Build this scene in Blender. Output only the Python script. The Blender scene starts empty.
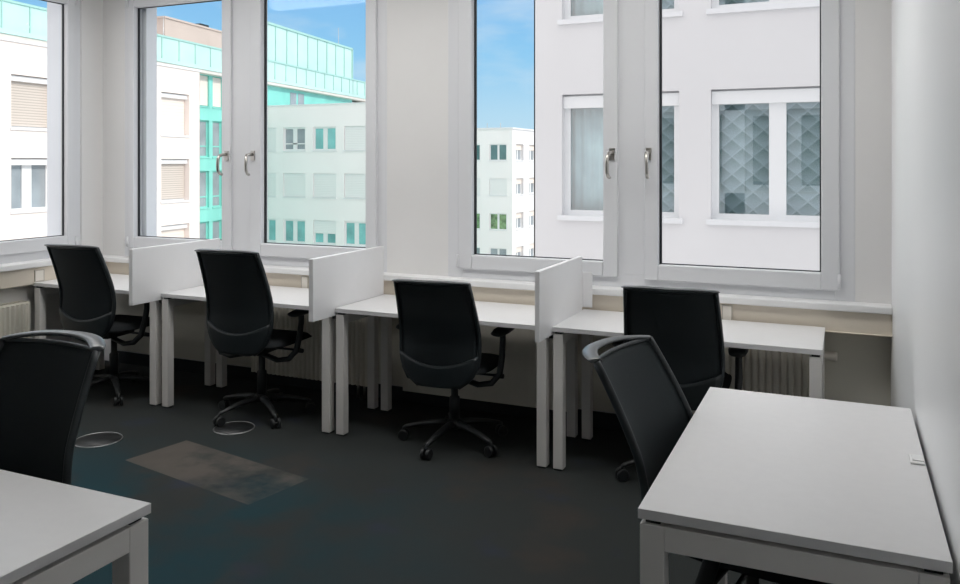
import bpy, math, random
from mathutils import Vector, Matrix
random.seed(7)
S = bpy.context.scene
COL = S.collection
PI = math.pi

# ------------------------------------------------------------------ materials
def new_mat(name):
    m = bpy.data.materials.new(name); m.use_nodes = True
    nt = m.node_tree
    return m, nt, nt.nodes['Principled BSDF']

def mat(name, col, rough=.5, metal=0., spec=.5, var=.0, vscale=8., bump=0., bscale=200.):
    m, nt, b = new_mat(name)
    b.inputs['Base Color'].default_value = (*col, 1)
    b.inputs['Roughness'].default_value = rough
    b.inputs['Metallic'].default_value = metal
    b.inputs['Specular IOR Level'].default_value = spec
    tc = nt.nodes.new('ShaderNodeTexCoord')
    if var > 0:
        n = nt.nodes.new('ShaderNodeTexNoise'); n.inputs['Scale'].default_value = vscale
        n.inputs['Detail'].default_value = 4
        r = nt.nodes.new('ShaderNodeValToRGB')
        r.color_ramp.elements[0].position = .3; r.color_ramp.elements[1].position = .7
        r.color_ramp.elements[0].color = (*[c*(1-var) for c in col], 1)
        r.color_ramp.elements[1].color = (*[min(1, c*(1+var)) for c in col], 1)
        nt.links.new(tc.outputs['Object'], n.inputs['Vector'])
        nt.links.new(n.outputs['Fac'], r.inputs['Fac'])
        nt.links.new(r.outputs['Color'], b.inputs['Base Color'])
    if bump > 0:
        n2 = nt.nodes.new('ShaderNodeTexNoise'); n2.inputs['Scale'].default_value = bscale
        bp = nt.nodes.new('ShaderNodeBump'); bp.inputs['Strength'].default_value = bump
        bp.inputs['Distance'].default_value = .002
        nt.links.new(tc.outputs['Object'], n2.inputs['Vector'])
        nt.links.new(n2.outputs['Fac'], bp.inputs['Height'])
        nt.links.new(bp.outputs['Normal'], b.inputs['Normal'])
    return m

M = {}
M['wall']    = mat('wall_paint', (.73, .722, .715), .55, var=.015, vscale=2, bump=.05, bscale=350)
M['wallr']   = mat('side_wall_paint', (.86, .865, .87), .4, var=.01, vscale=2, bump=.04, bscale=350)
M['ceil']    = mat('ceiling_paint', (.80, .79, .77), .8, var=.01)
M['cream']   = mat('cream_trunking', (.72, .65, .55), .4, var=.02, vscale=3)
M['clad']    = mat('cream_cladding', (.66, .64, .57), .5, var=.02, vscale=3)
M['upvc']    = mat('white_window_profile', (.685, .693, .715), .35, var=.008, vscale=4)
M['sill']    = mat('sill_laminate', (.80, .80, .80), .3, var=.01, vscale=5)
M['gasket']  = mat('black_gasket', (.012, .016, .02), .5, var=.1)
M['desk']    = mat('desk_laminate', (.72, .715, .72), .3, var=.012, vscale=30)
M['deskedge']= mat('desk_edge_band', (.66, .64, .61), .4, var=.02, vscale=30)
M['leg']     = mat('desk_leg_lacquer', (.76, .74, .715), .35, var=.01, vscale=10)
M['panel']   = mat('partition_board', (.80, .80, .81), .4, var=.01, vscale=10)
M['dark']    = mat('dark_plastic', (.014, .016, .017), .45, var=.1)
M['shell']   = mat('charcoal_chair_shell', (.020, .026, .029), .38, var=.08, vscale=20)
M['rail']    = mat('grey_chair_rail', (.045, .052, .056), .28, spec=.7, var=.05, vscale=20)
M['fabric']  = mat('black_fabric', (.012, .014, .016), .85, spec=.25, var=.2, vscale=60, bump=.4, bscale=700)
M['steel']   = mat('brushed_steel', (.50, .48, .45), .3, metal=1, var=.04, vscale=30)
M['radiator']= mat('radiator_enamel', (.74, .71, .63), .35, var=.02)
M['socket']  = mat('socket_plastic', (.78, .74, .67), .4, var=.01)
M['brass']   = mat('valve_grey', (.50, .46, .40), .4, var=.05)
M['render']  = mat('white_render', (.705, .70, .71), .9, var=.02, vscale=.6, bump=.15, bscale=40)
M['renderB'] = mat('pale_render', (.89, .875, .875), .9, var=.02, vscale=.4, bump=.1, bscale=20)
M['renderD'] = mat('warm_render', (.84, .77, .73), .9, var=.02, vscale=.4, bump=.1, bscale=20)
M['extframe']= mat('facade_window_profile', (.80, .81, .82), .4, var=.01)
M['extsill'] = mat('facade_sill', (.76, .77, .79), .5, var=.02)
M['teal']    = mat('teal_glass_panel', (.24, .66, .59), .25, var=.10, vscale=.5)
M['tealL']   = mat('pale_teal_glass', (.52, .74, .70), .2, var=.08, vscale=.45)
M['fascia']  = mat('roof_fascia', (.70, .66, .62), .5, var=.05, vscale=1)
M['tealF'] = mat('teal_framing', (.36, .60, .56), .4, var=.05)
M['beige']   = mat('beige_plant_room', (.55, .46, .42), .9, var=.05, vscale=.3)
M['asphalt'] = mat('street_concrete', (.48, .47, .45), .9, var=.2, vscale=.3)
M['facadeown'] = mat('own_facade_render', (.76, .78, .82), .45, var=.02, vscale=1.5)
M['roof']    = mat('roof_gravel', (.3, .3, .3), .9, var=.2, vscale=3)
M['antenna'] = mat('antenna_metal', (.5, .5, .5), .4, metal=.8, var=.05)
M['darkpane']= mat('tinted_pane', (.10, .20, .21), .08, spec=.9, var=.3, vscale=.6)
M['tealpane']= mat('teal_tinted_pane', (.22, .52, .52), .08, spec=.9, var=.3, vscale=.7)
M['greypane']= mat('grey_tinted_pane', (.30, .34, .37), .1, spec=.9, var=.2, vscale=.8)
M['greenpane']=mat('green_tinted_pane', (.17, .28, .13), .1, spec=.9, var=.5, vscale=2.5)
M['led']     = None

def slat_mat(name, c1, c2, period, rough=.6):
    m, nt, b = new_mat(name)
    tc = nt.nodes.new('ShaderNodeTexCoord'); sx = nt.nodes.new('ShaderNodeSeparateXYZ')
    mu = nt.nodes.new('ShaderNodeMath'); mu.operation = 'MULTIPLY'; mu.inputs[1].default_value = 1/period
    fr = nt.nodes.new('ShaderNodeMath'); fr.operation = 'FRACT'
    r = nt.nodes.new('ShaderNodeValToRGB')
    r.color_ramp.elements[0].color = (*c1, 1); r.color_ramp.elements[1].color = (*c2, 1)
    r.color_ramp.elements[0].position = .15; r.color_ramp.elements[1].position = .4
    nt.links.new(tc.outputs['Object'], sx.inputs[0]); nt.links.new(sx.outputs['Z'], mu.inputs[0])
    nt.links.new(mu.outputs[0], fr.inputs[0]); nt.links.new(fr.outputs[0], r.inputs['Fac'])
    nt.links.new(r.outputs['Color'], b.inputs['Base Color']); b.inputs['Roughness'].default_value = rough
    return m
M['blindB'] = slat_mat('pale_roller_blind', (.74, .75, .755), (.82, .83, .83), .12)
M['blindD'] = slat_mat('slatted_blind', (.40, .35, .31), (.62, .56, .51), .10)
M['blindW'] = slat_mat('closed_white_blind', (.74, .66, .60), (.82, .74, .68), .15)

def glass_mat(name, tint=(1, 1, 1), refl=1.0):
    m = bpy.data.materials.new(name); m.use_nodes = True; nt = m.node_tree
    nt.nodes.remove(nt.nodes['Principled BSDF']); out = nt.nodes['Material Output']
    t = nt.nodes.new('ShaderNodeBsdfTransparent'); t.inputs['Color'].default_value = (*tint, 1)
    g = nt.nodes.new('ShaderNodeBsdfGlossy'); g.inputs['Roughness'].default_value = .01
    lw = nt.nodes.new('ShaderNodeLayerWeight'); lw.inputs['Blend'].default_value = .5
    pw = nt.nodes.new('ShaderNodeMath'); pw.operation = 'POWER'; pw.inputs[1].default_value = 5
    f = nt.nodes.new('ShaderNodeMath'); f.operation = 'MULTIPLY_ADD'; f.inputs[1].default_value = .96; f.inputs[2].default_value = .04
    nt.links.new(lw.outputs['Facing'], pw.inputs[0]); nt.links.new(pw.outputs[0], f.inputs[0])
    mu = nt.nodes.new('ShaderNodeMath'); mu.operation = 'MULTIPLY'; mu.inputs[1].default_value = refl; mu.use_clamp = True
    mx = nt.nodes.new('ShaderNodeMixShader')
    nt.links.new(f.outputs[0], mu.inputs[0]); nt.links.new(mu.outputs[0], mx.inputs['Fac'])
    nt.links.new(t.outputs[0], mx.inputs[1]); nt.links.new(g.outputs[0], mx.inputs[2])
    nt.links.new(mx.outputs[0], out.inputs['Surface'])
    return m
M['glass'] = glass_mat('window_glass', (.985, .992, .99), .3)
M['glassA'] = glass_mat('coated_glass', (.92, .97, .98), 4.5)

def mesh_fabric():
    m = bpy.data.materials.new('chair_mesh'); m.use_nodes = True; nt = m.node_tree
    b = nt.nodes['Principled BSDF']; out = nt.nodes['Material Output']
    b.inputs['Base Color'].default_value = (.016, .022, .025, 1); b.inputs['Roughness'].default_value = .7
    b.inputs['Specular IOR Level'].default_value = .3
    n = nt.nodes.new('ShaderNodeTexNoise'); n.inputs['Scale'].default_value = 500
    bp = nt.nodes.new('ShaderNodeBump'); bp.inputs['Strength'].default_value = .2; bp.inputs['Distance'].default_value = .001
    nt.links.new(n.outputs['Fac'], bp.inputs['Height']); nt.links.new(bp.outputs['Normal'], b.inputs['Normal'])
    t = nt.nodes.new('ShaderNodeBsdfTransparent'); mx = nt.nodes.new('ShaderNodeMixShader'); mx.inputs['Fac'].default_value = .955
    nt.links.new(t.outputs[0], mx.inputs[1]); nt.links.new(b.outputs[0], mx.inputs[2])
    nt.links.new(mx.outputs[0], out.inputs['Surface'])
    return m
M['mesh'] = mesh_fabric()

def quilt_mat():
    """scalloped quilt pattern of the panel inside the opposite office"""
    m, nt, b = new_mat('quilted_panel')
    L = nt.links.new; N = nt.nodes.new
    def math_(op, a, bb=None):
        n = N('ShaderNodeMath'); n.operation = op
        for i, v in enumerate((a, bb)):
            if v is None: continue
            if isinstance(v, (int, float)): n.inputs[i].default_value = v
            else: L(v, n.inputs[i])
        return n.outputs[0]
    tc = N('ShaderNodeTexCoord'); s = N('ShaderNodeSeparateXYZ'); L(tc.outputs['Object'], s.inputs[0])
    x, z = s.outputs['X'], s.outputs['Z']
    a = math_('FRACT', math_('MULTIPLY', math_('ADD', x, math_('MULTIPLY', z, 1.15)), 3.1))
    c = math_('FRACT', math_('MULTIPLY', math_('SUBTRACT', x, math_('MULTIPLY', z, 1.15)), 3.1))
    d = math_('MULTIPLY', math_('ADD', a, math_('SUBTRACT', 1, c)), .5)
    e = math_('MINIMUM', math_('MINIMUM', a, math_('SUBTRACT', 1, a)), math_('MINIMUM', c, math_('SUBTRACT', 1, c)))
    r = N('ShaderNodeValToRGB'); L(d, r.inputs['Fac'])
    r.color_ramp.elements[0].color = (.66, .73, .76, 1); r.color_ramp.elements[0].position = .2
    r.color_ramp.elements[1].color = (.28, .37, .37, 1); r.color_ramp.elements[1].position = .85
    mx = N('ShaderNodeMix'); mx.data_type = 'RGBA'
    r2 = N('ShaderNodeValToRGB'); r2.color_ramp.elements[0].position = .0; r2.color_ramp.elements[1].position = .09
    L(e, r2.inputs['Fac']); L(r2.outputs['Color'], mx.inputs['Factor'])
    mx.inputs['A'].default_value = (.72, .78, .81, 1); L(r.outputs['Color'], mx.inputs['B'])
    L(mx.outputs['Result'], b.inputs['Base Color']); b.inputs['Roughness'].default_value = .8
    return m
M['quilt'] = quilt_mat()
M['curtain'] = mat('pale_curtain', (.75, .86, .90), .8, var=.15, vscale=2)
M['inner'] = mat('office_interior', (.7, .78, .8), .8, var=.1, vscale=2)

def carpet_mat():
    m, nt, b = new_mat('dark_carpet'); L = nt.links.new; N = nt.nodes.new
    tc = N('ShaderNodeTexCoord')
    def noise(scale, det=5, rough=.6, off=0, stretch=(1, 1, 1)):
        mp = N('ShaderNodeMapping'); mp.inputs['Location'].default_value = (off, off*1.7, 0); mp.inputs['Scale'].default_value = stretch
        L(tc.outputs['Object'], mp.inputs['Vector'])
        n = N('ShaderNodeTexNoise'); n.inputs['Scale'].default_value = scale; n.inputs['Detail'].default_value = det
        n.inputs['Roughness'].default_value = rough; L(mp.outputs[0], n.inputs['Vector']); return n.outputs['Fac']
    def ramp(f, p0, p1):
        r = N('ShaderNodeValToRGB'); r.color_ramp.elements[0].position = p0; r.color_ramp.elements[1].position = p1
        L(f, r.inputs['Fac']); return r.outputs['Color']
    def mix(f, A, B):
        x = N('ShaderNodeMix'); x.data_type = 'RGBA'; L(f, x.inputs['Factor'])
        for k, v in (('A', A), ('B', B)):
            if isinstance(v, tuple): x.inputs[k].default_value = (*v, 1)
            else: L(v, x.inputs[k])
        return x.outputs['Result']
    def math_(op, a, bb=None, clamp=False):
        n = N('ShaderNodeMath'); n.operation = op; n.use_clamp = clamp
        for i, v in enumerate((a, bb)):
            if v is None: continue
            if isinstance(v, (int, float)): n.inputs[i].default_value = v
            else: L(v, n.inputs[i])
        return n.outputs[0]
    base = (.031, .035, .0345)
    sp_ = N('ShaderNodeSeparateXYZ'); L(tc.outputs['Object'], sp_.inputs[0])
    near = math_('MULTIPLY', math_('MULTIPLY_ADD', sp_.outputs['Y'], -1.1) , 1.0)
    near.node.inputs[0].links[0].from_node.inputs[2].default_value = 4.2
    left = math_('MULTIPLY_ADD', sp_.outputs['X'], -.8); left.node.inputs[2].default_value = -.9
    zone = math_('MULTIPLY', math_('ADD', near, 0, True), math_('ADD', left, 0, True))
    tealmask = math_('MULTIPLY', ramp(noise(1.6, 5, .6, 14.2), .40, .58), zone)
    c = mix(tealmask, base, (.015, .042, .052))
    c = mix(ramp(noise(1.3, 5, .6, 9.3), .56, .68), c, (.044, .039, .035))
    c = mix(ramp(noise(2.2, 5, .6, 21.), .60, .72), c, (.030, .036, .052))
    # one lighter brown-grey rectangle, askew, fading along its length
    mp = N('ShaderNodeMapping'); mp.vector_type = 'POINT'
    mp.inputs['Rotation'].default_value = (0, 0, math.radians(11))
    sub = N('ShaderNodeVectorMath'); sub.operation = 'SUBTRACT'; sub.inputs[1].default_value = (-3.47, 3.42, 0)
    L(tc.outputs['Object'], sub.inputs[0]); L(sub.outputs[0], mp.inputs['Vector'])
    s = N('ShaderNodeSeparateXYZ'); L(mp.outputs[0], s.inputs[0])
    mx_ = math_('MULTIPLY', math_('GREATER_THAN', s.outputs['X'], 0), math_('LESS_THAN', s.outputs['X'], 1.0))
    my_ = math_('LESS_THAN', math_('ABSOLUTE', s.outputs['Y']), .19)
    fade = ramp(math_('ADD', noise(3.0, 4, .6, 5.), math_('MULTIPLY', s.outputs['X'], -.36)), .12, .38)
    k = math_('MULTIPLY', math_('MULTIPLY', mx_, my_), fade)
    c = mix(k, c, mix(noise(6, 4, .6, 2.), (.080, .073, .066), (.115, .102, .090)))
    fine = N('ShaderNodeTexNoise'); fine.inputs['Scale'].default_value = 260; fine.inputs['Detail'].default_value = 2
    L(tc.outputs['Object'], fine.inputs['Vector'])
    mm = N('ShaderNodeMix'); mm.data_type = 'RGBA'; mm.blend_type = 'MULTIPLY'; mm.inputs['Factor'].default_value = .5
    L(c, mm.inputs['A']); L(fine.outputs['Color'], mm.inputs['B'])
    gn = N('ShaderNodeMix'); gn.data_type = 'RGBA'; gn.blend_type = 'MIX'; gn.inputs['Factor'].default_value = .8
    L(mm.outputs['Result'], gn.inputs['B']); L(c, gn.inputs['A'])
    L(c, b.inputs['Base Color']); b.inputs['Roughness'].default_value = .95; b.inputs['Specular IOR Level'].default_value = .15
    bp = N('ShaderNodeBump'); bp.inputs['Strength'].default_value = .5; bp.inputs['Distance'].default_value = .004
    L(fine.outputs['Fac'], bp.inputs['Height']); L(bp.outputs['Normal'], b.inputs['Normal'])
    return m
M['carpet'] = carpet_mat()

# ------------------------------------------------------------------ mesh helpers
class MB:
    def __init__(self): self.v = []; self.f = []; self.mi = []; self.cur = 0; self.sm = []
    def face(self, idx, smooth=False):
        self.f.append(idx); self.mi.append(self.cur); self.sm.append(smooth)
    def box(self, x0, x1, y0, y1, z0, z1):
        if x0 > x1: x0, x1 = x1, x0
        if y0 > y1: y0, y1 = y1, y0
        if z0 > z1: z0, z1 = z1, z0
        n = len(self.v)
        self.v += [(x0,y0,z0),(x1,y0,z0),(x1,y1,z0),(x0,y1,z0),(x0,y0,z1),(x1,y0,z1),(x1,y1,z1),(x0,y1,z1)]
        for q in ((0,3,2,1),(4,5,6,7),(0,1,5,4),(1,2,6,5),(2,3,7,6),(3,0,4,7)): self.face([n+i for i in q])
        return self
    def quad(self, a, b, c, d):
        n = len(self.v); self.v += [a, b, c, d]; self.face([n, n+1, n+2, n+3]); return self
    def ring(self, x0, x1, z0, z1, wl, wr, wb, wt, y0, y1):
        """rectangular frame in the xz plane"""
        self.box(x0, x0+wl, y0, y1, z0, z1); self.box(x1-wr, x1, y0, y1, z0, z1)
        self.box(x0+wl, x1-wr, y0, y1, z0, z0+wb); self.box(x0+wl, x1-wr, y0, y1, z1-wt, z1); return self
    def tube(self, pts, rad, seg=10, flat=None, caps=True):
        """swept tube; rad scalar or list; flat=(rx,ry) list for elliptic section"""
        pts = [Vector(p) for p in pts]; n0 = len(self.v); k = len(pts)
        up = Vector((0, 0, 1)); prev = None
        for i, p in enumerate(pts):
            t = (pts[min(i+1, k-1)] - pts[max(i-1, 0)]).normalized()
            if prev is None:
                a = t.cross(up)
                if a.length < 1e-3: a = t.cross(Vector((0, 1, 0)))
                a.normalize()
            else:
                a = prev - t*prev.dot(t); a.normalize()
            prev = a; b = a.cross(t).normalized()
            r = rad[i] if isinstance(rad, (list, tuple)) else rad
            ra, rb = (r, r) if not isinstance(r, tuple) else r
            for j in range(seg):
                an = 2*PI*j/seg
                self.v.append(tuple(p + a*(ra*math.cos(an)) + b*(rb*math.sin(an))))
        for i in range(k-1):
            for j in range(seg):
                self.face([n0+i*seg+j, n0+i*seg+(j+1) % seg, n0+(i+1)*seg+(j+1) % seg, n0+(i+1)*seg+j], True)
        if caps:
            self.face([n0+j for j in range(seg)][::-1]); self.face([n0+(k-1)*seg+j for j in range(seg)])
        return self
    def cyl(self, p, q, r, seg=16): return self.tube([p, q], r, seg)
    def lathe(self, prof, c=(0, 0, 0), seg=24):
        n0 = len(self.v); k = len(prof)
        for r, z in prof:
            for j in range(seg):
                a = 2*PI*j/seg; self.v.append((c[0]+r*math.cos(a), c[1]+r*math.sin(a), c[2]+z))
        for i in range(k-1):
            for j in range(seg):
                self.face([n0+i*seg+j, n0+i*seg+(j+1) % seg, n0+(i+1)*seg+(j+1) % seg, n0+(i+1)*seg+j], True)
        self.face([n0+j for j in range(seg)][::-1]); self.face([n0+(k-1)*seg+j for j in range(seg)])
        return self
    def sheet(self, fn, nu, nv, th):
        """closed thin slab; fn(a,b)->(point, normal); a,b in 0..1"""
        n0 = len(self.v); W = nu+1
        for side in (0, 1):
            for j in range(nv+1):
                for i in range(nu+1):
                    p, n = fn(i/nu, j/nv); p = Vector(p); n = Vector(n)
                    self.v.append(tuple(p + n*(th/2 if side == 0 else -th/2)))
        off = W*(nv+1)
        for j in range(nv):
            for i in range(nu):
                a = n0+j*W+i
                self.face([a, a+1, a+W+1, a+W], True); self.face([off+a, off+a+W, off+a+W+1, off+a+1], True)
        for i in range(nu):
            a = n0+i; self.face([a, off+a, off+a+1, a+1]); a = n0+nv*W+i; self.face([a, a+1, off+a+1, off+a])
        for j in range(nv):
            a = n0+j*W; self.face([a, a+W, off+a+W, off+a]); a = n0+j*W+nu; self.face([a, off+a, off+a+W, a+W])
        return self
    def build(self, name, mats, parent=None, bevel=0., seg=2, subsurf=0):
        me = bpy.data.meshes.new(name); me.from_pydata(self.v, [], self.f)
        if not isinstance(mats, (list, tuple)): mats = [mats]
        for m in mats: me.materials.append(m)
        for p, mi, sm in zip(me.polygons, self.mi, self.sm): p.material_index = mi; p.use_smooth = sm
        me.update()
        o = bpy.data.objects.new(name, me); COL.objects.link(o)
        if parent is not None: o.parent = parent
        if bevel > 0:
            b = o.modifiers.new('bevel', 'BEVEL'); b.width = bevel; b.segments = seg; b.limit_method = 'ANGLE'; b.angle_limit = math.radians(40)
        if subsurf: 
            s = o.modifiers.new('sub', 'SUBSURF'); s.levels = subsurf; s.render_levels = subsurf
        return o

def tag(o, label=None, cat=None, group=None, kind=None):
    if label: o['label'] = label
    if cat: o['category'] = cat
    if group: o['group'] = group
    if kind: o['kind'] = kind
    return o
def thing(name, label, cat, loc=(0, 0, 0), rz=0., group=None, kind=None):
    o = bpy.data.objects.new(name, None); COL.objects.link(o); o.empty_display_size = .1
    o.location = loc; o.rotation_euler = (0, 0, rz)
    return tag(o, label, cat, group, kind)
def struct(o, label=None): return tag(o, label, None, None, 'structure')
def kids(o): return [c for c in list(bpy.data.objects) if c.parent is o]
def copy_tree(o, parent=None):
    c = o.copy(); COL.objects.link(c)
    if parent is not None: c.parent = parent
    for ch in kids(o): copy_tree(ch, c)
    return c

# ------------------------------------------------------------------ room shell
XL, XR, YW, YB, ZC = -5.33, .225, 4.70, -1.6, 3.05
YO = 4.95                                   # outer face of the window wall
struct(MB().box(XL-.3, XR+.3, YB-.3, YO, -.25, 0).build('floor', M['carpet']), 'dark carpet floor with faint teal and brown patches')
struct(MB().box(XL-.3, XR+.3, YB-.3, YO, ZC, ZC+.25).build('ceiling', M['ceil']))
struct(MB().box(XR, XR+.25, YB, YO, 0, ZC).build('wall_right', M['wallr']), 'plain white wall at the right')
struct(MB().box(XL-.3, XR+.25, YB-.25, YB, 0, ZC).build('wall_back', M['wall']))

# window wall: piers, lintel, parapet (niche under the sill)
w = MB()
w.box(XL-.3, -5.10, YW, YO, .86, ZC)                # corner pier
w.box(-2.755, -2.307, YW, YO, .86, ZC)              # pier between the two windows
w.box(.055, XR, YW, YO, .86, ZC); w.box(XL-.3, XR, 4.80, YO, 0, .86)                    # pier at the right
for a, b in ((-5.10, -2.755), (-2.307, .055)):
    w.box(a, b, YW, YO, 2.93, ZC)
struct(w.build('wall_window', M['wall']), 'white window wall with piers between the windows')
# left wall
l = MB()
l.box(XL-.25, XL, YB, 2.25, 0, ZC)
l.box(XL-.25, XL, 2.25, 4.50, 0, .87); l.box(XL-.25, XL, 2.25, 4.50, 2.93, ZC)
l.box(XL-.25, XL, 4.50, YW, 0, ZC)
struct(l.build('wall_left', M['wall']), 'white wall with a window at the left')
# outer facade faces (pale jambs seen through the glass edges)
e = MB()
e.box(XL-.25, -5.05, YO, YO+.02, -3, 6)
e.box(XL-.25, XL-.08, 4.40, 4.50, .87, 2.93)
e.box(-5.10, -4.957, 4.78, 4.885, .86, 2.93)
e.box(-2.80, -2.31, YO, YO+.02, -3, 6); e.box(-.03, 8, YO, YO+.02, -3, 6)
e.box(-4.955, -.03, YO, YO+.02, -3, .80); e.box(-4.955, -.03, YO, YO+.02, 2.93, 6)
struct(e.build('trim_1', M['facadeown']), 'pale outer facade edge seen through the glass')

# sills, trunking, cladding
tr = MB().box(XL, XR, 4.595, 4.80, .824, .862)
struct(tr.build('trim_2', M['sill'], bevel=.006), 'long white window sill')
tr = MB().box(XL, XL+.115, 2.0, 4.595, .845, .885)
struct(tr.build('trim_3', M['sill'], bevel=.006), 'white window sill on the left wall')
tr = MB().box(XL+.11, XR, 4.62, 4.80, .705, .824).box(XL+.11, XR, 4.612, 4.62, .709, .716)
struct(tr.build('trim_4', M['cream'], bevel=.004), 'cream cable trunking under the window sill')
tr = MB().box(XL, XL+.09, 2.0, 4.62, .725, .845)
struct(tr.build('trim_5', M['cream'], bevel=.004), 'cream cable trunking on the left wall')
tr = MB().box(XL, XR, 4.785, 4.80, .10, .705)
struct(tr.build('trim_6', M['clad']), 'cream cladding behind the radiators')
struct(MB().box(XL, XR, 4.785, 4.80, 0, .09).build('baseboard_window', M['gasket']))

# ------------------------------------------------------------------ windows
ZT = 2.93
def sash(parent, x0, x1, gx0, gx1, z0, gz0, hinge_left, handle_x):
    """one casement sash with gasket, pane, handle, hinges (local coords, room side = -y)"""
    zt, gzt = ZT-.06, ZT-.15
    m = MB(); m.ring(x0, x1, z0, zt, gx0-x0, x1-gx1, gz0-z0, zt-gzt, YW-.022, YW+.06)
    s = m.build('sash', M['upvc'], parent, bevel=.006, seg=2)
    MB().ring(gx0-.004, gx1+.004, gz0-.004, gzt+.004, .017, .012, .009, .009, YW+.020, YW+.034).build('gasket', M['gasket'], s)
    MB().box(gx0, gx1, YW+.028, YW+.036, gz0, gzt).build('pane', M['glass'], s)
    hx = x0 if hinge_left else x1
    for hz in (z0+.012, zt-.09):
        MB().cyl((hx, YW-.030, hz), (hx, YW-.030, hz+.075), .008, 12).build('hinge', M['upvc'], s)
    d = -1 if hinge_left else 1
    h = MB()
    h.box(handle_x-.015, handle_x+.015, YW-.034, YW-.0215, 1.602, 1.672)
    h.tube([(handle_x, YW-.03, 1.645), (handle_x, YW-.065, 1.645), (handle_x+d*.003, YW-.095, 1.638), (handle_x+d*.006, YW-.108, 1.618),
            (handle_x+d*.008, YW-.112, 1.57), (handle_x+d*.008, YW-.108, 1.53), (handle_x+d*.006, YW-.092, 1.508), (handle_x+d*.004, YW-.072, 1.503)],
           [.011, .011, .012, .012, .0115, .011, .0105, .010], 12)
    h.build('handle', M['steel'], s)
    return s
def window(name, fx0, fx1, sashes, zf=.862):
    f = MB(); sx = sashes
    ztop = ZT
    f.ring(fx0, fx1, zf, ztop, sx[0][0]-fx0+.02, fx1-sx[-1][1]+.02, sx[0][4]-zf+.02, .075, YW-.001, YW+.07)
    if len(sx) == 2: f.box(sx[0][1]-.02, sx[1][0]+.02, YW-.001, YW+.07, sx[0][4]+.02, ztop-.075)
    o = struct(bpy.data.objects.new(name, None)); COL.objects.link(o)
    fr = f.build('window_frame', M['upvc'], o, bevel=.003)
    for s in sx: sash(o, *s)
    return o
w3 = window('window_3', -2.307, .055, [(-2.226, -1.200, -2.133, -1.287, .920, 1.008, True, -1.232),
                                  (-1.045, -.020, -.966, -.108, .916, 1.006, False, -1.018)])
w3['label'] = 'white double casement window facing the plain white building'
w2 = window('window_2', -5.10, -2.755, [(-5.040, -4.043, -4.985, -4.126, .930, 1.018, True, -4.074),
                                 (-3.870, -2.828, -3.775, -2.909, .926, 1.014, False, -3.838)])
w2['label'] = 'white double casement window facing the teal roofed building'
# left wall window: built in the same frame, then turned 90 degrees so that room side faces +x
w1 = window('window_1', 2.30, 4.50, [(2.36, 3.34, 2.44, 3.25, .945, 1.038, True, 3.30), (3.46, 4.437, 3.54, 4.372, .945, 1.038, False, 3.49)], zf=.885)
w1['label'] = 'white casement window in the left wall'
w1.rotation_euler = (0, 0, PI/2); w1.location = (XL-.012+YW, 0, 0)
# rotated: local (x, y) -> world (-y, x): world x = -(YW) + loc.x

# ------------------------------------------------------------------ radiators, sockets, pipes
def radiator(name, label, loc, rz, length, zb=.10, zt=.60, valve=0, feet=(), amp=.015):
    t = thing(name, label, 'radiator', loc, rz)
    b = MB(); n = max(4, int(length/.036)); dx = length/n
    prof = []                                      # ribbed front sheet
    for i in range(n):
        x = i*dx
        prof += [(x+dx*.04, -.030), (x+dx*.28, -.030-amp), (x+dx*.72, -.030-amp), (x+dx*.96, -.030)]
    k = len(prof); n0 = 0
    for z in (zb, zt):
        for (x, y) in prof: b.v.append((x, y, z))
    for (x, y) in prof: b.v.append((x, .0, zb))
    for (x, y) in prof: b.v.append((x, .0, zt))
    for i in range(k-1):
        b.face([i, i+1, k+i+1, k+i]); b.face([2*k+i+1, 2*k+i, 3*k+i, 3*k+i+1])
        b.face([k+i, k+i+1, 3*k+i+1, 3*k+i]); b.face([i+1, i, 2*k+i, 2*k+i+1])
    b.face([0, k, 3*k, 2*k]); b.face([k-1, 3*k-1, 4*k-1, 2*k-1])
    b.build('front_panel', M['radiator'], t)
    MB().box(0, length, .002, .055, zb+.02, zt-.01).build('convector_core', M['radiator'], t)
    g = MB()
    g.box(0, length, -.03, -.024, zt-.005, zt+.012).box(0, length, .05, .056, zt-.005, zt+.012)
    m = int(length/.03)
    for i in range(m+1): g.box(i*length/m-.004, i*length/m+.004, -.024, .05, zt, zt+.010)
    g.build('top_grille', M['radiator'], t)
    if valve:
        v = MB().tube([(length, .02, zt-.04), (length+.035, .02, zt-.04)], .010, 10)
        vv = v.build('valve', M['brass'], t)
        MB().tube([(length+.030, .02, zt-.04), (length+.045, .02, zt-.04), (length+.090, .02, zt-.04), (length+.10, .02, zt-.04)], [.020, .023, .025, .021], 16).build('thermostat_head', M['socket'], vv)
    for fx in feet:
        MB().cyl((fx, .02, 0), (fx, .02, zb+.03), .009, 10).build('pipe', M['steel'], t)
    return t
radiator('radiator', 'ribbed cream radiator under the desk nearest the right wall', (-1.16, 4.715, 0), 0, 1.03, valve=1, feet=(.06, .11))
radiator('radiator', 'flat cream radiator under the desk between the middle and right partition boards', (-2.63, 4.715, 0), 0, 1.14, amp=.001)
radiator('radiator', 'ribbed cream radiator behind the second chair from the left by the windows', (-3.86, 4.715, 0), 0, .98, feet=(.86, .91))
radiator('radiator', 'ribbed cream radiator on the left wall under the window', (XL+.058, 2.4, 0), PI/2, 1.60, feet=(1.4, 1.45))

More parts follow.
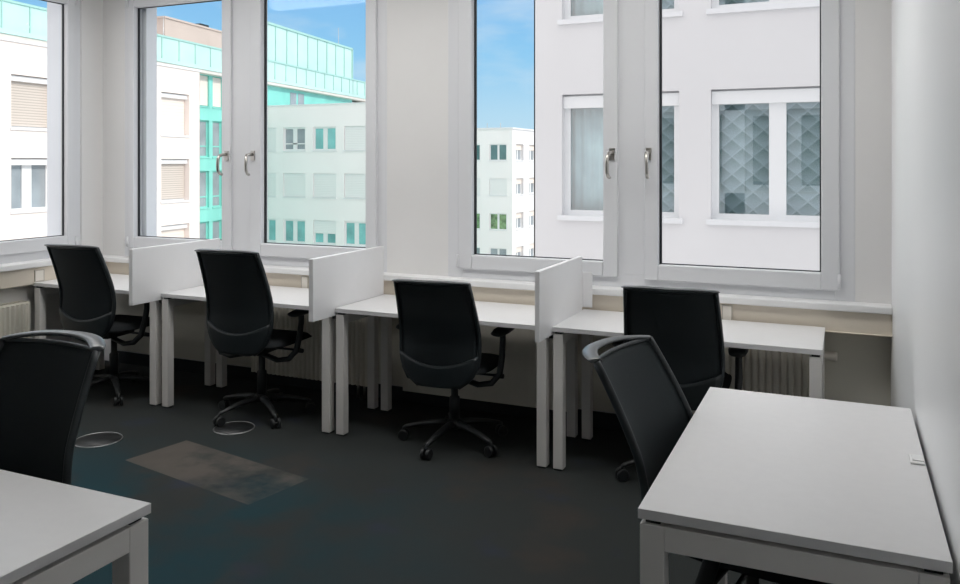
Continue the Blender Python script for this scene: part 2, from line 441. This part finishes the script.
def socket(label, x, z0, z1, w_, y=4.612):
    t = thing('wall_socket', label, 'socket', (x, y, z0))
    MB().ring(0, w_, 0, z1-z0, .006, .006, .006, .006, -.004, .008).build('frame', M['brass'], t)
    MB().box(.006, w_-.006, -.003, .008, .006, z1-z0-.006).build('insert', M['socket'], t)
    return t
socket('narrow cream socket in the trunking behind the rightmost desk', -.605, .722, .815, .055)
socket('narrow cream socket in the trunking left of the middle partition', -3.375, .722, .815, .055)
t = socket('square cream socket on the trunking of the left wall', 0, .742, .825, .075)
t.location = (XL+.094, 4.03, .742); t.rotation_euler = (0, 0, PI/2)

# ------------------------------------------------------------------ desks
ZD, TH = .74, .025
def desk(name, label, x0, x1, y0, y1, lw=.053, axis='x', group=None, user=-1):
    """tabletop on two end frames; end frames stand at both ends of the long axis"""
    cx, cy = (x0+x1)/2, (y0+y1)/2
    t = thing(name, label, 'desk', (cx, cy, 0), 0, group)
    a, b = (x1-x0)/2, (y1-y0)/2
    top = MB().box(-a, a, -b, b, ZD-TH, ZD).build('tabletop', M['desk'], t, bevel=.0015)
    zf = ZD-TH-.012
    ins = .004
    for sx in (-1, 1):
        for sy in (-1, 1):
            px, py = sx*(a-ins-lw/2), sy*(b-ins-lw/2)
            lg = MB().box(px-lw/2, px+lw/2, py-lw/2, py+lw/2, .008, zf).build('leg', M['leg'], t, bevel=.003)
            MB().box(px-lw/2+.004, px+lw/2-.004, py-lw/2+.004, py+lw/2-.004, 0, .009).build('foot', M['dark'], lg)
            MB().box(px-.018, px+.018, py-.018, py+.018, zf-.001, ZD-TH+.001).build('spacer', M['dark'], lg)
    if axis == 'x':
        for sx in (-1, 1):
            px = sx*(a-ins-lw/2)
            MB().box(px-lw/2, px+lw/2, -b+ins+lw, b-ins-lw, zf-lw, zf).build('end_beam', M['leg'], t, bevel=.002)
        for sy in (-user*.15, -user*.75):
            MB().box(-a+ins+lw, a-ins-lw, sy*b*.9-.015, sy*b*.9+.015, zf-.05, zf-.002).build('long_rail', M['leg'], t)
    else:
        for sy in (-1, 1):
            py = sy*(b-ins-lw/2)
            MB().box(-a+ins+lw, a-ins-lw, py-lw/2, py+lw/2, zf-lw, zf).build('end_beam', M['leg'], t, bevel=.002)
        for sx in (.15, .75):
            MB().box(sx*a*.9-.015, sx*a*.9+.015, -b+ins+lw, b-ins-lw, zf-.05, zf-.002).build('long_rail', M['leg'], t)
    return t
YF, YK = 4.02, 4.585
desk('desk', 'white desk in the corner by the left wall, under the left chair', -5.235, -4.09, YF, YK)
desk('desk', 'white window desk between the left and the middle partition', -4.046, -2.744, YF, YK)
desk('desk', 'white window desk between the middle and the right partition', -2.706, -1.405, YF, YK)
desk('desk', 'white window desk at the right end of the row, beside the dark wall niche', -1.376, -.086, YF, YK)
desk('desk', 'large white desk in the right foreground against the right wall', -.462, .212, 1.998, 3.19, lw=.060, axis='y')
desk('desk', 'white desk corner in the left foreground', -2.80, -1.578, .87, 1.537, lw=.060, user=1)

def partition(label, x0, x1, y0, y1):
    t = thing('partition', label, 'partition', ((x0+x1)/2, (y0+y1)/2, 0), 0)
    h, d = (x1-x0)/2, (y1-y0)/2
    MB().box(-h, h, -d, d, .695, 1.048).build('board', M['panel'], t, bevel=.003)
    MB().box(-h+.004, h-.004, YF-(y0+y1)/2+.02, YF-(y0+y1)/2+.07, .675, .694).build('clamp', M['dark'], t)
    MB().box(-h+.004, h-.004, d-.12, d-.07, .675, .694).build('clamp', M['dark'], t)
    return t
partition('white partition board between the two leftmost window desks', -4.084, -4.053, 3.795, 4.585)
partition('white partition board in the middle of the window desk row', -2.741, -2.711, 3.812, 4.585)
partition('white partition board nearest the right end of the window desk row', -1.403, -1.378, 3.835, 4.565)

tag(MB().box(-1.401, -1.326, 4.587, 4.594, .75, .955).box(-1.401, -1.381, 4.568, 4.594, .75, .955).build('cable_cover', M['panel'], bevel=.002),
    'narrow white upright cover behind the right partition board', 'cable cover')
tag(MB().box(.172, .208, 2.60, 2.675, .74, .746).box(.178, .208, 2.615, 2.66, .746, .749).build('cable_clip', M['sill'], bevel=.002),
    'small white clip on the right foreground desk beside the wall', 'clip')

# ------------------------------------------------------------------ floor outlets
for lab, x, y, r in (('round floor outlet with pale rim beside the left foreground chair', -3.90, 3.405, .128),
                     ('round floor outlet under the second chair from the left', -3.33, 3.885, .118)):
    t = thing('floor_outlet', lab, 'floor outlet', (x, y, 0))
    MB().lathe([(r-.004, .0), (r-.004, .004), (.001, .004)], seg=40).build('cover', M['carpet'] if False else M['dark'], t)
    ring = MB(); pts = [(r*math.cos(a*2*PI/48), r*math.sin(a*2*PI/48), .002) for a in range(49)]
    ring.tube(pts, (.003), 6).build('rim', M['antenna'], t)

# ------------------------------------------------------------------ office chair
def chair_proto():
    t = thing('office_chair', 'chair', 'chair')
    # five star base
    base = MB()
    base.lathe([(.032, .085), (.045, .095), (.045, .125), (.034, .14)], seg=20)
    for k in range(5):
        a = 2*PI*k/5 + .77
        d = Vector((math.cos(a), math.sin(a), 0))
        pts = [d*.02 + Vector((0, 0, .115)), d*.10 + Vector((0, 0, .112)), d*.20 + Vector((0, 0, .098)), d*.285 + Vector((0, 0, .078)), d*.30+Vector((0, 0, .07))]
        base.tube(pts, [(.026, .020), (.022, .017), (.018, .014), (.015, .011), (.011, .008)], 10)
    base.build('base', M['dark'], t)
    for k in range(5):
        a = 2*PI*k/5 + .77
        d = Vector((math.cos(a), math.sin(a), 0)); n = Vector((-d.y, d.x, 0))
        c = d*.298 + Vector((0, 0, .030))
        cb = MB()
        for s in (-1, 1):
            cb.tube([c+n*(s*.008), c+n*(s*.011), c+n*(s*.024), c+n*(s*.027)], [.026, .030, .030, .025], 18)
        cb.cyl(c - n*.01, c + n*.01, .012, 10)
        cb.cyl(c + Vector((0, 0, .01)), c + Vector((0, 0, .047)), .008, 10)
        cb.build('caster', M['dark'], t)
    MB().lathe([(.030, .13), (.030, .26), (.024, .265), (.020, .27), (.020, .40)], seg=18).build('gas_column', M['dark'], t)
    # mechanism
    MB().box(-.075, .075, -.13, .12, .375, .425).build('mechanism', M['dark'], t, bevel=.015, seg=3)
    # lever knobs
    MB().tube([(.07, .02, .40), (.22, .02, .398), (.255, .02, .397)], [.007, .007, .012], 10).tube([(.245, .02, .397), (.285, .02, .395)], [.016, .013], 12).build('lever', M['dark'], t)
    # seat cushion
    def seat_pt(a, b):
        x = (a*2-1); y = (b*2-1)
        r = (abs(x)**4 + abs(y)**4)**.25; m_ = max(abs(x), abs(y), 1e-6)
        k = m_/max(r, 1e-6)
        X, Y = x*k*.245, .045 + y*k*.245
        edge = max(abs(x), abs(y))
        return X, Y, edge
    s = MB(); N_ = 18; W = N_+1
    for side in (1, -1):
        for j in range(N_+1):
            for i in range(N_+1):
                X, Y, ed = seat_pt(i/N_, j/N_)
                dome = (1-ed**4)
                z = .450 + (.038*dome**.5 if side > 0 else -.026*dome**.5)
                if Y > .2: z -= (Y-.2)**2*5*.9
                s.v.append((X, Y, z - .012*math.cos(X/.245*1.2)*(1 if side > 0 else 0)))
    off = W*W
    for j in range(N_):
        for i in range(N_):
            a = j*W+i
            s.face([a, a+1, a+W+1, a+W], True); s.face([off+a, off+a+W, off+a+W+1, off+a+1], True)
    s.build('seat', M['fabric'], t)
    # back geometry -------------------------------------------------
    def yprof(z):          # depth of the back surface
        q = max(0., (z-.60)/.355)
        return -.262 - .014*math.sin((z-.39)/.30*PI if z < .69 else PI) - .125*q**1.35
    def wprof(z):
        if z > .62: return .228 - .020*((z-.62)/.335)**1.3
        q = max(0., (.60-z)/.22)
        return .228*math.sqrt(max(.0, 1-.78*q**2.6))
    def cur(x, z): return .055*(abs(x)/.22)**2
    def bpt(a, b, z0, z1, sc=1.):
        z = z0+(z1-z0)*b; x = (a*2-1)*wprof(z)*sc
        return Vector((x, yprof(z)+cur(x, z)*.8, z))
    def bfn(z0, z1, sc=1., dy=0.):
        def fn(a, b):
            p = bpt(a, b, z0, z1, sc); e_ = 1e-3
            pu = bpt(a+e_, b, z0, z1, sc)-bpt(a-e_, b, z0, z1, sc); pv = bpt(a, min(1, b+e_), z0, z1, sc)-bpt(a, max(0, b-e_), z0, z1, sc)
            n = pu.cross(pv).normalized()
            return p + Vector((0, dy, 0)), n
        return fn
    zt, zb = .955, .385
    back = MB().sheet(bfn(.45, zt, .97), 14, 20, .004).build('back_mesh', M['mesh'], t)
    def shell_fn(a, b):
        z1 = .500 + .060*(2*a-1)**2
        p, n = bfn(zb, z1, .99, -.008)(a, b)
        return p, n
    MB().sheet(shell_fn, 16, 8, .016).build('lower_shell', M['shell'], t)
    fr = MB()
    for sx in (-1, 1):
        pts = []; rad = []
        for i in range(19):
            z = zt - (zt-zb)*i/18; p = bpt(0 if sx < 0 else 1, (z-zb)/(zt-zb), zb, zt)
            pts.append(p); rad.append((.010, .014))
        fr.tube(pts, rad, 10)
    # straight top bar the mesh hangs from
    fr.tube([bpt(i/12, 1, zb, zt) for i in range(13)], .007, 8)
    fr.build('back_frame', M['shell'], t)
    # bowed top rail (a grab handle) rearward of the mesh
    rl = MB(); pts = []; rad = []
    for i in range(25):
        u = i/24*2-1; x = u*(wprof(zt)+.004)
        p0 = yprof(zt)+cur(x, zt)*.8
        bow = .050*(1-abs(u)**2.6)
        pts.append((x, p0-bow, zt+.004+.014*(1-abs(u)**3)))
        k = 1-.25*abs(u)**6
        rad.append((.026*k, .0075*k))
    rl.tube(pts, rad, 12).build('top_rail', M['rail'], t)
    # spine under the seat joining back
    MB().tube([(0, -.06, .40), (0, -.17, .395), (0, -.235, .42), (0, -.262, .47)], [(.05, .016), (.055, .015), (.06, .013), (.05, .010)], 12).build('spine', M['dark'], t)
    # arms: curved support from under the seat, upright, pad
    for sx in (-1, 1):
        a = MB().tube([(sx*.06, -.06, .385), (sx*.17, -.08, .365), (sx*.245, -.075, .378), (sx*.283, -.05, .425), (sx*.288, -.02, .52), (sx*.286, 0, .60), (sx*.286, .0, .640)],
                      [(.022, .014), (.023, .015), (.023, .017), (.023, .018), (.022, .018), (.021, .017), (.021, .017)], 12)
        ar = a.build('arm', M['dark'], t)
        pd = MB(); n_ = 10
        pd.tube([(sx*.284, -.10, .652), (sx*.284, -.09, .653), (sx*.284, -.02, .655), (sx*.284, .09, .655), (sx*.284, .135, .652), (sx*.284, .145, .65)],
                [(.018, .006), (.040, .016), (.048, .020), (.046, .020), (.036, .016), (.014, .006)], 14)
        pd.build('arm_pad', M['dark'], ar)
    return t
proto = chair_proto()
CH = [  # x, y, rz(deg), lift, label
    (-4.57, 4.12, 3, .030, -12, 1.06, 'black mesh office chair at the corner desk by the left wall'),
    (-3.345, 4.16, 4, .026, -12, 1.08, 'black mesh office chair between the left and middle partition boards'),
    (-2.015, 4.19, 5, .0, 0, 1., 'black mesh office chair between the middle and right partition boards'),
    (-.757, 4.19, 3, .040, 20, 1., 'black mesh office chair at the rightmost window desk'),
    (-.25, 2.585, -100, .02, 0, 1.05, 'black office chair pushed in at the right foreground desk, seen side on', 7.),
    (-2.285, 1.46, 180, .04, 0, 1.02, 'black office chair with grey top rail behind the left foreground desk'),
]
LIFT = ('base', 'caster', 'gas_column')
BACK = ('back_', 'lower_shell', 'top_rail')
def place_chair(o, x, y, rz, lift, spin, tall, label, tilt=0.):
    o.location = (x, y, 0); o.rotation_euler = (0, 0, math.radians(rz)); o['label'] = label; o['group'] = 'black office chairs'
    for c in kids(o):
        if c.name.startswith(BACK):
            c.scale.z = tall; c.rotation_euler.x = math.radians(tilt); c.location.y = .43*math.sin(math.radians(tilt))
        if c.name.startswith('arm'): c.location.z = min(lift, .012)
        elif not c.name.startswith(LIFT): c.location.z = lift
        elif c.name.startswith('gas_column'): c.scale.z = (.41+lift)/.41
        else: c.rotation_euler.z = math.radians(spin)
for i, a in enumerate(CH):
    o = proto if i == len(CH)-1 else copy_tree(proto)
    place_chair(o, *a)

# ------------------------------------------------------------------ added ceiling lamps, unseen above the view, to brighten the room
led = bpy.data.materials.new('added_lamp_diffuser'); led.use_nodes = True
_b = led.node_tree.nodes['Principled BSDF']; _b.inputs['Base Color'].default_value = (.8, .8, .8, 1)
_b.inputs['Emission Color'].default_value = (1, .985, .96, 1); _b.inputs['Emission Strength'].default_value = 9.5
for lab, x, y in (('added unseen ceiling light panel near the right wall', -.9, 3.42), ('added unseen ceiling light panel in the middle of the room', -2.6, 3.42), ('added unseen ceiling light panel towards the left wall', -4.3, 3.42)):
    t = thing('added_ceiling_light', lab, 'ceiling light', (x, y, ZC), 0, 'added ceiling light panels')
    MB().box(-.62, .62, -.32, -.30, -.03, 0).box(-.62, .62, .30, .32, -.03, 0).box(-.62, -.60, -.30, .30, -.03, 0).box(.60, .62, -.30, .30, -.03, 0).build('frame', M['upvc'], t)
    MB().box(-.60, .60, -.30, .30, -.022, -.002).build('diffuser', led, t)

# ------------------------------------------------------------------ the buildings outside
def facade(parent, mtx, L, z0, z1, wins, wall_mat, depth=.18):
    """front skin with real openings; local x along, -y outward, z up"""
    xs = sorted(set([0, L]+[w_[0] for w_ in wins]+[w_[1] for w_ in wins]))
    zs = sorted(set([z0, z1]+[w_[2] for w_ in wins]+[w_[3] for w_ in wins]))
    m = MB()
    def inside(x, z): return any(w_[0] < x < w_[1] and w_[2] < z < w_[3] for w_ in wins)
    for i in range(len(xs)-1):
        for j in range(len(zs)-1):
            if not inside((xs[i]+xs[i+1])/2, (zs[j]+zs[j+1])/2):
                m.quad((xs[i], 0, zs[j]), (xs[i+1], 0, zs[j]), (xs[i+1], 0, zs[j+1]), (xs[i], 0, zs[j+1]))
    for (a, b, c, d) in [w_[:4] for w_ in wins]:
        m.quad((a, 0, c), (a, 0, d), (a, depth, d), (a, depth, c)); m.quad((b, 0, d), (b, 0, c), (b, depth, c), (b, depth, d))
        m.quad((a, 0, d), (b, 0, d), (b, depth, d), (a, depth, d)); m.quad((a, depth, c), (b, depth, c), (b, 0, c), (a, 0, c))
    m.v = [tuple(mtx @ Vector(p)) for p in m.v]
    return m.build('facade_wall', wall_mat, parent)
def fac_windows(parent, mtx, wins, depth=.18):
    """each window: frame with mullion > panes, sill, blind"""
    for (a, b, c, d, style) in wins:
        mul = .10 if style.get('mul', 1) else 0
        fw = style.get('fw', .08); mid = (a+b)/2; mw = style.get('mw', .16)
        m = MB(); y0, y1 = depth-.09, depth-.01
        m.ring(a, b, c, d, fw, fw, fw, fw, y0, y1)
        if mul: m.box(mid-mw/2, mid+mw/2, y0, y1, c+fw, d-fw)
        if style.get('trans'): m.box(a+fw, b-fw, y0, y1, c+(d-c)*.3-.04, c+(d-c)*.3+.04)
        m.v = [tuple(mtx @ Vector(p)) for p in m.v]
        fo = m.build('window', style.get('frame', M['extframe']), parent)
        g = MB()
        if mul:
            g.box(a+fw, mid-mw/2, depth-.05, depth-.04, c+fw, d-fw).box(mid+mw/2, b-fw, depth-.05, depth-.04, c+fw, d-fw)
        else: g.box(a+fw, b-fw, depth-.05, depth-.04, c+fw, d-fw)
        g.v = [tuple(mtx @ Vector(p)) for p in g.v]
        g.build('pane', style['pane'], fo)
        sl = MB().box(a-.06, b+.06, -.06, depth-.05, c-.06, c+.02)
        sl.v = [tuple(mtx @ Vector(p)) for p in sl.v]; sl.build('sill', style.get('sillm', M['extsill']), fo)
        if style.get('box'):
            bx = MB().box(a+.005, b-.005, depth*.28, depth-.02, d-style['box'], d-.03)
            bx.v = [tuple(mtx @ Vector(p)) for p in bx.v]; bx.build('blind_box', M['extframe'], fo)
        if style.get('blind'):
            k, bm_ = style['blind']
            bl = MB().box(a+.02, b-.02, depth-.135, depth-.10, d-(d-c)*k, d-.02)
            bl.v = [tuple(mtx @ Vector(p)) for p in bl.v]; bl.build('blind', bm_, fo)
I4 = Matrix.Identity(4)
ZG = -11.0
struct(MB().box(-140, 60, 5.2, 160, ZG-.3, ZG).build('ground', M['asphalt']), 'street level far below the window')
def setkind(o): return o

# A: plain white building right opposite, parallel to our window wall
YA = 13.25
bA = thing('office_building', 'plain white building right opposite the right hand window', 'building', (-4.86, YA, 0))
styA = dict(pane=M['glassA'], fw=.105, mw=.25, box=.23)
wA = []
for r in (-1, 0, 1):
    for c in range(4):
        x0 = .50 + c*2.452; z0 = .675 + r*3.3
        wA.append((x0, x0+1.96, z0, z0+2.06, styA))
facade(bA, I4, 14.0, ZG, 8.2, wA, M['render'], .24)
fac_windows(bA, I4, wA, .24)
bod = MB().box(0, .02, 0, 12, ZG, 8.2).box(13.98, 14, 0, 12, ZG, 8.2).box(0, 14, 11.98, 12, ZG, 8.2)
bod.build('side_wall', M['render'], bA)
MB().box(-.05, 14.05, -.05, 12, 8.2, 8.4).build('roof', M['roof'], bA)
inn = MB().box(.2, 13.8, 1.6, 1.65, ZG+.5, 8.0)
for r in (-1, 0, 1): inn.box(.1, 13.9, .25, 1.6, .3+r*3.3, .45+r*3.3)
inn.build('inner_wall', M['inner'], bA)
q = MB()
for r in (-1, 0, 1):
    for c in (1, 2, 3):
        q.box(.35+c*2.452, 2.62+c*2.452, .40, .44, .5+r*3.3, 2.75+r*3.3)
    q.box(2.05, 2.62, .40, .44, .5+r*3.3, 2.75+r*3.3)
q.build('quilted_panel', M['quilt'], bA)
cu = MB()
for r in (-1, 0, 1):
    def cf(a, b, r=r): 
        x = .45+a*1.1; return Vector((x, .42+.03*math.sin(x*38), .5+r*3.3+2.3*b)), Vector((0, -1, 0))
    cu.sheet(cf, 60, 2, .01)
cu.build('curtain', M['curtain'], bA)

# B: white office building further back, seen through the left double window
bB = thing('office_building', 'pale white building with three window rows seen in the left double window', 'building', (-39.4, 48.3, 0))
st_open = dict(pane=M['tealpane'], fw=.12, mw=.35, sillm=M['extsill'])
st_dark = dict(pane=M['greypane'], fw=.12, mw=.35, trans=1)
st_blind = dict(pane=M['darkpane'], blind=(.98, M['blindB']), box=.2)
st_half = dict(pane=M['tealpane'], fw=.12, mw=.35, blind=(.55, M['blindB']), box=.2)
wB = []
for r in range(-2, 1):
    for c in range(4, 9):
        x0 = (c-5)*2.585 + 2.475; z0 = 2.42 + r*3.3
        if r == 0: st = (st_dark, st_open, st_blind)[(c+1) % 3] if c not in (4, 5, 6, 7) else {4: st_blind, 5: st_dark, 6: st_open, 7: st_blind}[c]
        elif r == -1: st = st_blind
        else: st = {4: st_open, 5: st_open, 6: st_half, 7: st_open}.get(c, st_half)
        wB.append((max(.05, x0), x0+1.92, z0, z0+1.68, st))
facade(bB, I4, 13.6, ZG, 5.65, wB, M['renderB'], .2)
fac_windows(bB, I4, wB, .2)
MB().box(0, 13.6, .35, 4, ZG, 5.6).build('body', M['renderB'], bB)
MB().box(-.05, 13.65, -.06, 4.05, 5.65, 5.72).build('roof_edge', M['extsill'], bB)

# C: corner block seen past the left edge of building A
bC = thing('office_building', 'distant white corner block in the gap left of the plain white building', 'building', (-28.6, 72.0, 0))
mC1 = Matrix.Translation((-13.0, 0, 0))
wC1 = []
for r in range(-3, 1):
    for c in range(4):
        x0 = 12.4 - c*2.75; z0 = 1.75 + r*3.3
        pane = {0: M['darkpane'], -2: M['greenpane']}.get(r, M['darkpane'])
        st = dict(pane=pane, fw=.1, mw=.2) if r != -1 else st_blind
        if r == -3: st = dict(pane=M['greypane'], fw=.1, mw=.2)
        wC1.append((x0-1.75+.0, x0+.05, z0, z0+1.6, st))
facade(bC, mC1, 13.0, ZG, 4.75, wC1, M['renderB'], .2); fac_windows(bC, mC1, wC1, .2)
mC2 = Matrix.Rotation(PI/2, 4, 'Z')
wC2 = []
for r in range(-3, 1):
    for c in range(4):
        x0 = 1.0 + c*2.35*1.55; z0 = 1.75 + r*3.3
        wC2.append((x0, x0+2.0, z0, z0+1.6, dict(pane=M['greypane'], fw=.1, mw=.2, blind=(.35, M['blindW']))))
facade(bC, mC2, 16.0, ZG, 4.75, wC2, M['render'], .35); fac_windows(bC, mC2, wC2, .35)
MB().box(-12.99, -.40, .40, 15.6, ZG, 4.7).build('body', M['renderB'], bC)
rf = MB().box(-13.1, .1, -.1, 16.1, 4.75, 4.9).build('roof', M['extsill'], bC)
rl = MB()
for i in range(9): rl.cyl((-12.5+i*1.4, .3, 4.9), (-12.5+i*1.4, .3, 5.35), .03, 6)
rl.build('railing', M['antenna'], rf)

# D: sunlit building with blinds at the left, facade turned towards +x
angD = math.radians(95.06)
bD = thing('office_building', 'sunlit warm white building nearest in the left windows', 'building', (-28.11, 29.10, 0), angD)
wD = []
stD_bl = dict(pane=M['darkpane'], fw=.10, mw=.42, blind=(.95, M['blindD']), box=.22)
stD_op = dict(pane=M['greypane'], fw=.10, mw=.42, box=.26)
stD_wh = dict(pane=M['greypane'], fw=.10, mw=.42, blind=(.98, M['blindW']), box=.22)
for c, x0 in enumerate((-17.0, -13.0, -9.05, -5.1, -1.25)):
    for r in range(-3, 1):
        z0 = 2.82 + r*3.02
        st = {(2, 0): stD_bl, (2, -1): stD_op, (4, 0): stD_wh, (4, -1): stD_bl}.get((c, r), stD_wh)
        wD.append((x0, x0+1.92, z0, z0+1.95, st))
off = 22.0
mD = Matrix.Translation((-off, 0, 0)); wDs = [(a+off, b+off, c, d, s_) for a, b, c, d, s_ in wD]
facade(bD, mD, off+1.42, ZG, 5.93, wDs, M['renderD'], .42); fac_windows(bD, mD, wDs, .42)
MB().box(-off+.01, 1.41, .5, 6, ZG, 5.85).box(1.38, 1.415, .0, .5, ZG, 5.9).build('body', M['renderD'], bD)
MB().box(-off-.05, 1.47, -.06, 6, 5.93, 6.02).build('roof_edge', M['extsill'], bD)

# E: long teal glass building behind
angE = math.radians(97.92)
bE = thing('office_building', 'long teal glass building with tall glass roof screen behind the white ones', 'building', (-39.43, 43.78, 0), angE)
wE = []
stE = dict(pane=M['greypane'], fw=.10, mul=0, trans=1, frame=M['teal'], sillm=M['teal'])
stE2 = dict(pane=M['greypane'], fw=.10, mul=0, frame=M['teal'], sillm=M['teal'], blind=(.96, M['blindW']))
for r in range(-3, 1):
    for c in range(-9, 12):
        x0 = -.02 + c*1.55; z0 = 5.35 + (r)*3.42
        if c > 2 and r == 0: continue
        wE.append((x0+.1, x0+1.25, z0, z0+2.1 if r == 0 else z0+2.5, stE2 if (r == 0) else stE))
offE = 24.0
mE = Matrix.Translation((-offE, 0, 0)); wEs = [(a+offE, b+offE, c, d, s_) for a, b, c, d, s_ in wE]
facade(bE, mE, offE+22.5, ZG, 7.50, wEs, M['teal'], .25); fac_windows(bE, mE, wEs, .25)
MB().box(-offE, 46, .55, 10, ZG, 7.4).build('body', M['teal'], bE)
MB().box(22.5, 46, .0, .55, ZG, 7.3).build('end_wall', M['renderB'], bE)
fa = MB().box(-offE, 46, -.55, 10, 7.50, 7.72).build('fascia', M['fascia'], bE, bevel=.03)
MB().box(-offE, 46, -.60, -.50, 7.72, 7.95).build('gutter', M['tealL'], fa)
gl = MB()
n = int((46+offE)/1.7)
gl.box(-offE, 46, .0, .06, 7.72, 9.42)
gl.build('parapet_glass', M['tealL'], bE)
pr_ = MB()
for i in range(n+1): pr_.box(-offE+i*1.7-.03, -offE+i*1.7+.03, -.05, .0, 7.72, 9.42)
pr_.box(-offE, 46, -.06, .08, 9.38, 9.5)
pr_.build('parapet_posts', M['tealF'], bE)
MB().box(5.0, 22.7, .10, .20, 9.42, 12.3).build('screen_glass', M['tealL'], bE)
sp = MB()
for i in range(11): sp.box(5.0+i*1.77-.035, 5.0+i*1.77+.035, .03, .10, 7.72, 12.3)
sp.box(5.0, 22.75, .0, .25, 12.25, 12.42); sp.box(5.0, 22.7, .05, .10, 9.40, 9.50); sp.box(22.6, 22.75, .0, .25, 7.72, 12.4)
sp.build('screen_frame', M['tealF'], bE)
MB().box(10.7, 11.7, -.03, .02, 6.2, 7.25).box(12.0, 13.0, -.03, .02, 6.2, 7.25).build('vent_panel', M['greypane'], bE)

pm = MB().box(8.3, 19, 10.0, 17, 7.4, 13.35).box(8.2, 19.1, 9.9, 17.1, 13.35, 13.5).build('plant_room', M['beige'], bE)
MB().box(13.4, 14.6, 10.2, 10.9, 13.5, 13.75).build('hatch', M['dark'], pm)
MB().box(8.3, 19, 9.9, 17, ZG, 7.4).build('rear_wing', M['beige'], bE)
for x, y, z1 in ((2.8, 6.0, 12.4), (32.0, 6.0, 16.1)):
    MB().tube([(x, y, 7.3), (x, y, 11), (x, y, z1)], [.05, .04, .02], 8).build('mast', M['antenna'], bE)

# ------------------------------------------------------------------ world, sun
wd = bpy.data.worlds.new('sky'); S.world = wd; wd.use_nodes = True
nt = wd.node_tree; N = nt.nodes.new; L = nt.links.new
bg = nt.nodes['Background']
tc = N('ShaderNodeTexCoord'); sx = N('ShaderNodeSeparateXYZ'); L(tc.outputs['Generated'], sx.inputs[0])
rp = N('ShaderNodeValToRGB'); cr = rp.color_ramp
cr.elements[0].position = 0; cr.elements[0].color = (.60, .80, .93, 1)
cr.elements[1].position = 1; cr.elements[1].color = (1.9, 1.92, 1.95, 1)
for p, c in ((.06, (.48, .74, .93, 1)), (.13, (.30, .63, .93, 1)), (.20, (.24, .54, .90, 1)), (.34, (1.1, 1.18, 1.3, 1)), (.55, (1.85, 1.88, 1.92, 1))):
    e_ = cr.elements.new(p); e_.color = c
L(sx.outputs['Z'], rp.inputs['Fac'])
mp = N('ShaderNodeMapping'); mp.inputs['Scale'].default_value = (3, 3, 9); L(tc.outputs['Generated'], mp.inputs['Vector'])
nz = N('ShaderNodeTexNoise'); nz.inputs['Scale'].default_value = 2.2; nz.inputs['Detail'].default_value = 6; L(mp.outputs[0], nz.inputs['Vector'])
r2 = N('ShaderNodeValToRGB'); r2.color_ramp.elements[0].position = .50; r2.color_ramp.elements[1].position = .78
r2.color_ramp.elements[1].color = (.6, .6, .6, 1)
L(nz.outputs['Fac'], r2.inputs['Fac'])
mx = N('ShaderNodeMix'); mx.data_type = 'RGBA'; L(r2.outputs['Color'], mx.inputs['Factor']); L(rp.outputs['Color'], mx.inputs['A'])
mx.inputs['B'].default_value = (.80, .88, .95, 1)
cb = N('ShaderNodeMapRange'); cb.inputs['From Min'].default_value = .0; cb.inputs['From Max'].default_value = -.5
L(sx.outputs['Y'], cb.inputs['Value'])
mx2 = N('ShaderNodeMix'); mx2.data_type = 'RGBA'; L(cb.outputs['Result'], mx2.inputs['Factor']); L(mx.outputs['Result'], mx2.inputs['A'])
mx2.inputs['B'].default_value = (1.32, 1.27, 1.28, 1)
L(mx2.outputs['Result'], bg.inputs['Color']); bg.inputs['Strength'].default_value = 1.0

sd = bpy.data.lights.new('sun', 'SUN'); sd.energy = 2.1; sd.angle = math.radians(.6); sd.color = (1, .95, .88)
so = bpy.data.objects.new('sun', sd); COL.objects.link(so)
dirn = Vector((-1, .0, -.62)).normalized()          # light travels this way
so.rotation_euler = dirn.to_track_quat('-Z', 'Y').to_euler(); so.location = (20, 0, 20)

# ------------------------------------------------------------------ camera
cd = bpy.data.cameras.new('camera'); cam = bpy.data.objects.new('camera', cd); COL.objects.link(cam)
cam.location = (0, 0, 1.589); cam.rotation_euler = (PI/2, 0, math.radians(23.91))
cd.sensor_width = 36; cd.lens = 36*820/960; cd.shift_y = -(292-162.4)/960
cd.clip_start = .05; cd.clip_end = 500
S.camera = cam
vs = S.view_settings
S.display_settings.display_device = 'sRGB'
vs.view_transform = 'Standard'; vs.look = 'None'; vs.exposure = 0; vs.gamma = 1; vs.use_curve_mapping = False
S.cycles.max_bounces = 12; S.cycles.diffuse_bounces = 8; S.cycles.transparent_max_bounces = 24
S.cycles.use_denoising = True
